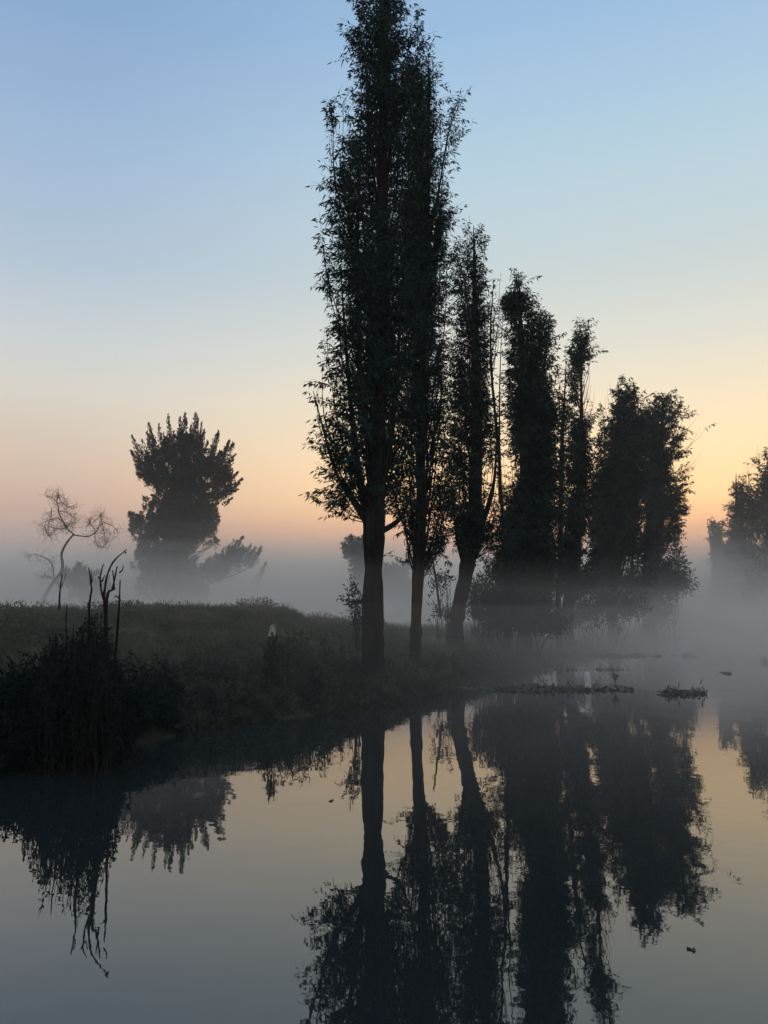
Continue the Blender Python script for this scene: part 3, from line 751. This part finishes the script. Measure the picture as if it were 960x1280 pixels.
raft('tiny tuft of floating plants alone in open misty water', 820, 844, 866, .4, 40, .08, (.04, .08), 2)
raft('tiny floating tuft on the pale water towards the right bank', 842, 900, 916, .25, 26, .04, (.03, .07), 0)
raft('dark floating plants against the right picture edge', 828, 950, 990, .4, 120, .10, (.04, .08), 4)
raft('small plant speck floating low in the open mirror at right', 1187, 857, 868, .01, 10, .006, (.006, .012))

raft('tiny speck floating in the mirror left of the thick trunk reflection', 1001, 408, 417, .03, 12, .006, (.008, .016))

DP = wpt(735, 863)[1] + .05
root = thing('post', 'short pale post standing among the floating plants', 'post', (at(735, 863, DP)[0], DP, 0))
P = PX([(735.5, 878), (735.5, 862), (734.5, 850), (734, 840)], DP)
mb = MB(); mb.tube(P, [.070, .068, .058, .054], 9); mb.build('shaft', M_pale, root, smooth=True)
DS = wpt(769, 861)[1] + .2
def water_stake(label, D, pts, r0, r1, name, mat):
    P = PX(pts, D); root = thing(name, label, 'stake', (P[0][0], D, 0))
    mb = MB(); mb.tube(wob(spline(P, 14), .012, 2), np.linspace(r0, r1, 14), 7); mb.build('shaft', mat, root, smooth=True)
    return root
rt = water_stake('dark dead stalk with a drooping seed head in the floating plants', DS, [(769, 872), (769, 852), (766, 836)], .010, .006, 'dead_stalk', M_deadwood)
mb = MB(); c = at(769, 846, DS); q = 46; u = rng.normal(size=(q, 3)); u /= np.linalg.norm(u, axis=1)[:, None]
mb.leaves(c + u * np.array([.035, .03, .055]) * rng.uniform(.3, 1, (q, 1)), u + np.array([0, 0, -.4]), .05, .025); mb.build('seed_head', M_shrub, rt)
water_stake('slender grey stick rising from the water left of the pale post', wpt(705, 842)[1], [(705, 850), (705, 830), (704, 812)], .020, .012, 'stick', noise_mat('pale_stick', (.2, .2, .2), (.3, .3, .3), 9))

# ------------------------------------------------------------------ haze: one object, stacked even-density layers of ground mist
HAZE_G = 0.5
HAZE_COL = (0.999, 0.958, 0.892)
# (top z, first Y at the ground, ramp length, last Y, half width, density): even densities that add up towards the ground and the distance
HAZE = [(27.0, -45, 0, 330, 225, .0007), (13.0, 16, 12, 328, 223, .0011), (8.0, 20, 18, 326, 221, .0024), (5.2, 22, 18, 324, 219, .0040), (2.3, 7.0, 4, 323, 218, .0120), (1.7, 8.0, 5, 322.5, 217.5, .0090),
        (4.3, 16, 26, 322.2, 217.2, .0045), (3.4, 16, 22, 322, 217, .0060), (2.7, 15, 18, 320, 215.5, .0080), (2.1, 17, 16, 319, 215, .0090), (1.5, 17, 12, 318, 214.5, .0110), (0.9, 11.0, 8, 316, 214, .0260),
        (4.4, 36, 16, 314, 213.5, .0140), (5.6, 41, 12, 313, 213.2, .0180), (7.0, 43, 14, 312.5, 213, .0240), (8.8, 46, 15, 311, 212.6, .0170), (11.0, 48, 17, 310, 212.3, .0065), (14.0, 51, 20, 309, 212, .0030)]
for k, (zt, y0, rp_, y1, hw, dn) in enumerate(HAZE):
    mb = MB(); zb = -2.6 + k * .04; y2 = y0 + rp_
    v = [[-hw, y0, zb], [hw, y0, zb], [hw, y1, zb], [-hw, y1, zb], [-hw, y2, zt], [hw, y2, zt], [hw, y1, zt], [-hw, y1, zt]]
    mb.add(v, [[3, 2, 1, 0], [4, 5, 6, 7], [0, 1, 5, 4], [1, 2, 6, 5], [2, 3, 7, 6], [3, 0, 4, 7]])
    hz = mb.build('haze', vol_mat('haze_air', dn, HAZE_COL))
    tag(hz, 'pale dawn mist thickening over the canal and the field', 'mist', 'layers of ground mist', kind='stuff')

# ------------------------------------------------------------------ sky and light
w = bpy.data.worlds.new('World'); SC.world = w; w.use_nodes = True
N, L = w.node_tree.nodes, w.node_tree.links
bg = N['Background']
SUN_AZ = math.radians(27)      # to the right of straight ahead, below the trees
SUN_EL = math.radians(0.5)
sky = N.new('ShaderNodeTexSky'); sky.sky_type = 'NISHITA'; sky.sun_disc = False
sky.sun_elevation = SUN_EL; sky.sun_rotation = SUN_AZ
sky.air_density = 1.0; sky.dust_density = 1.5; sky.ozone_density = 2.0
tc = N.new('ShaderNodeTexCoord')
sx = N.new('ShaderNodeSeparateXYZ'); L.new(tc.outputs['Generated'], sx.inputs[0])
def lin(c): return tuple(((v / 255) / 12.92 if v <= 10 else (((v / 255) + .055) / 1.055) ** 2.4) for v in c)
def ramp(stops):
    r = N.new('ShaderNodeValToRGB'); el = r.color_ramp.elements
    while len(el) > 1: el.remove(el[-1])
    el[0].position = stops[0][0]; el[0].color = (*(v * stops[0][2] for v in lin(stops[0][1])), 1)
    for p, c, g in stops[1:]:
        x = el.new(p); x.color = (*(v * g for v in lin(c)), 1)
    L.new(sx.outputs['Z'], r.inputs['Fac'])
    return r
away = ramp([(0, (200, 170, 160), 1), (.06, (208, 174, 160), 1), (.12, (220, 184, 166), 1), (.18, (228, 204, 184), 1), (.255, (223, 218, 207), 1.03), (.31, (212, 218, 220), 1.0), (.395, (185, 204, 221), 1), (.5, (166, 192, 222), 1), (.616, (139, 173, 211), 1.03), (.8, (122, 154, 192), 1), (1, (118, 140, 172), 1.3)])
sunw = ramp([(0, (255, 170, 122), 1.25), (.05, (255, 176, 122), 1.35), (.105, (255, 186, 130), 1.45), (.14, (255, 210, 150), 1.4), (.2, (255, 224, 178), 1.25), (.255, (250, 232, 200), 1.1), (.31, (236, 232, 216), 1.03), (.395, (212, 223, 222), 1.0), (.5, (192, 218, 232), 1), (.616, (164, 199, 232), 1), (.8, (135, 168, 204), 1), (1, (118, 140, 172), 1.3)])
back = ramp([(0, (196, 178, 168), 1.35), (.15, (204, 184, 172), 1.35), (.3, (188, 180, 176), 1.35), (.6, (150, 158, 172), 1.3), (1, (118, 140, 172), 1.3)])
# horizontal angle to the glow
nrm = N.new('ShaderNodeVectorMath'); nrm.operation = 'NORMALIZE'
cxy = N.new('ShaderNodeCombineXYZ'); L.new(sx.outputs['X'], cxy.inputs[0]); L.new(sx.outputs['Y'], cxy.inputs[1]); L.new(cxy.outputs[0], nrm.inputs[0])
dt = N.new('ShaderNodeVectorMath'); dt.operation = 'DOT_PRODUCT'; dt.inputs[1].default_value = (math.sin(SUN_AZ), math.cos(SUN_AZ), 0)
L.new(nrm.outputs[0], dt.inputs[0])
def mr(a, b_):
    n = N.new('ShaderNodeMapRange'); n.interpolation_type = 'SMOOTHSTEP'
    n.inputs['From Min'].default_value = a; n.inputs['From Max'].default_value = b_
    L.new(dt.outputs['Value'], n.inputs['Value']); return n
def mix(f, a, b_):
    n = N.new('ShaderNodeMix'); n.data_type = 'RGBA'; n.clamp_factor = True
    if hasattr(f, 'outputs'): L.new(f.outputs[0], n.inputs[0])
    else: n.inputs[0].default_value = f
    L.new(a, n.inputs[6]); L.new(b_, n.inputs[7]); return n.outputs[2]
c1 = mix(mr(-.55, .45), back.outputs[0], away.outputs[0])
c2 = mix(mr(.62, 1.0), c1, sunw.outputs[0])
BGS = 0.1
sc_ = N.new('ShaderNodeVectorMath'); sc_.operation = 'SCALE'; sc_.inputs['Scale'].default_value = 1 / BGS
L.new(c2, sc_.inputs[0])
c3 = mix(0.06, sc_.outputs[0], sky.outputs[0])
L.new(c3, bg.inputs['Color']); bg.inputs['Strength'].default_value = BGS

sl = bpy.data.lights.new('sun', 'SUN'); so = bpy.data.objects.new('sun', sl); C.objects.link(so)
sl.energy = 0.04; sl.angle = math.radians(3); sl.color = (1, .72, .45)
d = -Vector((math.sin(SUN_AZ) * math.cos(SUN_EL), math.cos(SUN_AZ) * math.cos(SUN_EL), math.sin(SUN_EL)))
so.rotation_euler = d.to_track_quat('-Z', 'Y').to_euler()
so.location = (20, 40, 30)

# ------------------------------------------------------------------ render settings
SC.view_settings.view_transform = 'Standard'
SC.view_settings.look = 'None'
SC.view_settings.exposure = 0.0
SC.view_settings.gamma = 1.0
SC.render.engine = 'CYCLES'
cy = SC.cycles
cy.use_denoising = True
try: cy.denoiser = 'OPENIMAGEDENOISE'
except Exception: pass
cy.max_bounces = 10; cy.diffuse_bounces = 2; cy.glossy_bounces = 3; cy.volume_bounces = 6; cy.transparent_max_bounces = 24; cy.transmission_bounces = 2
cy.volume_step_rate = 4
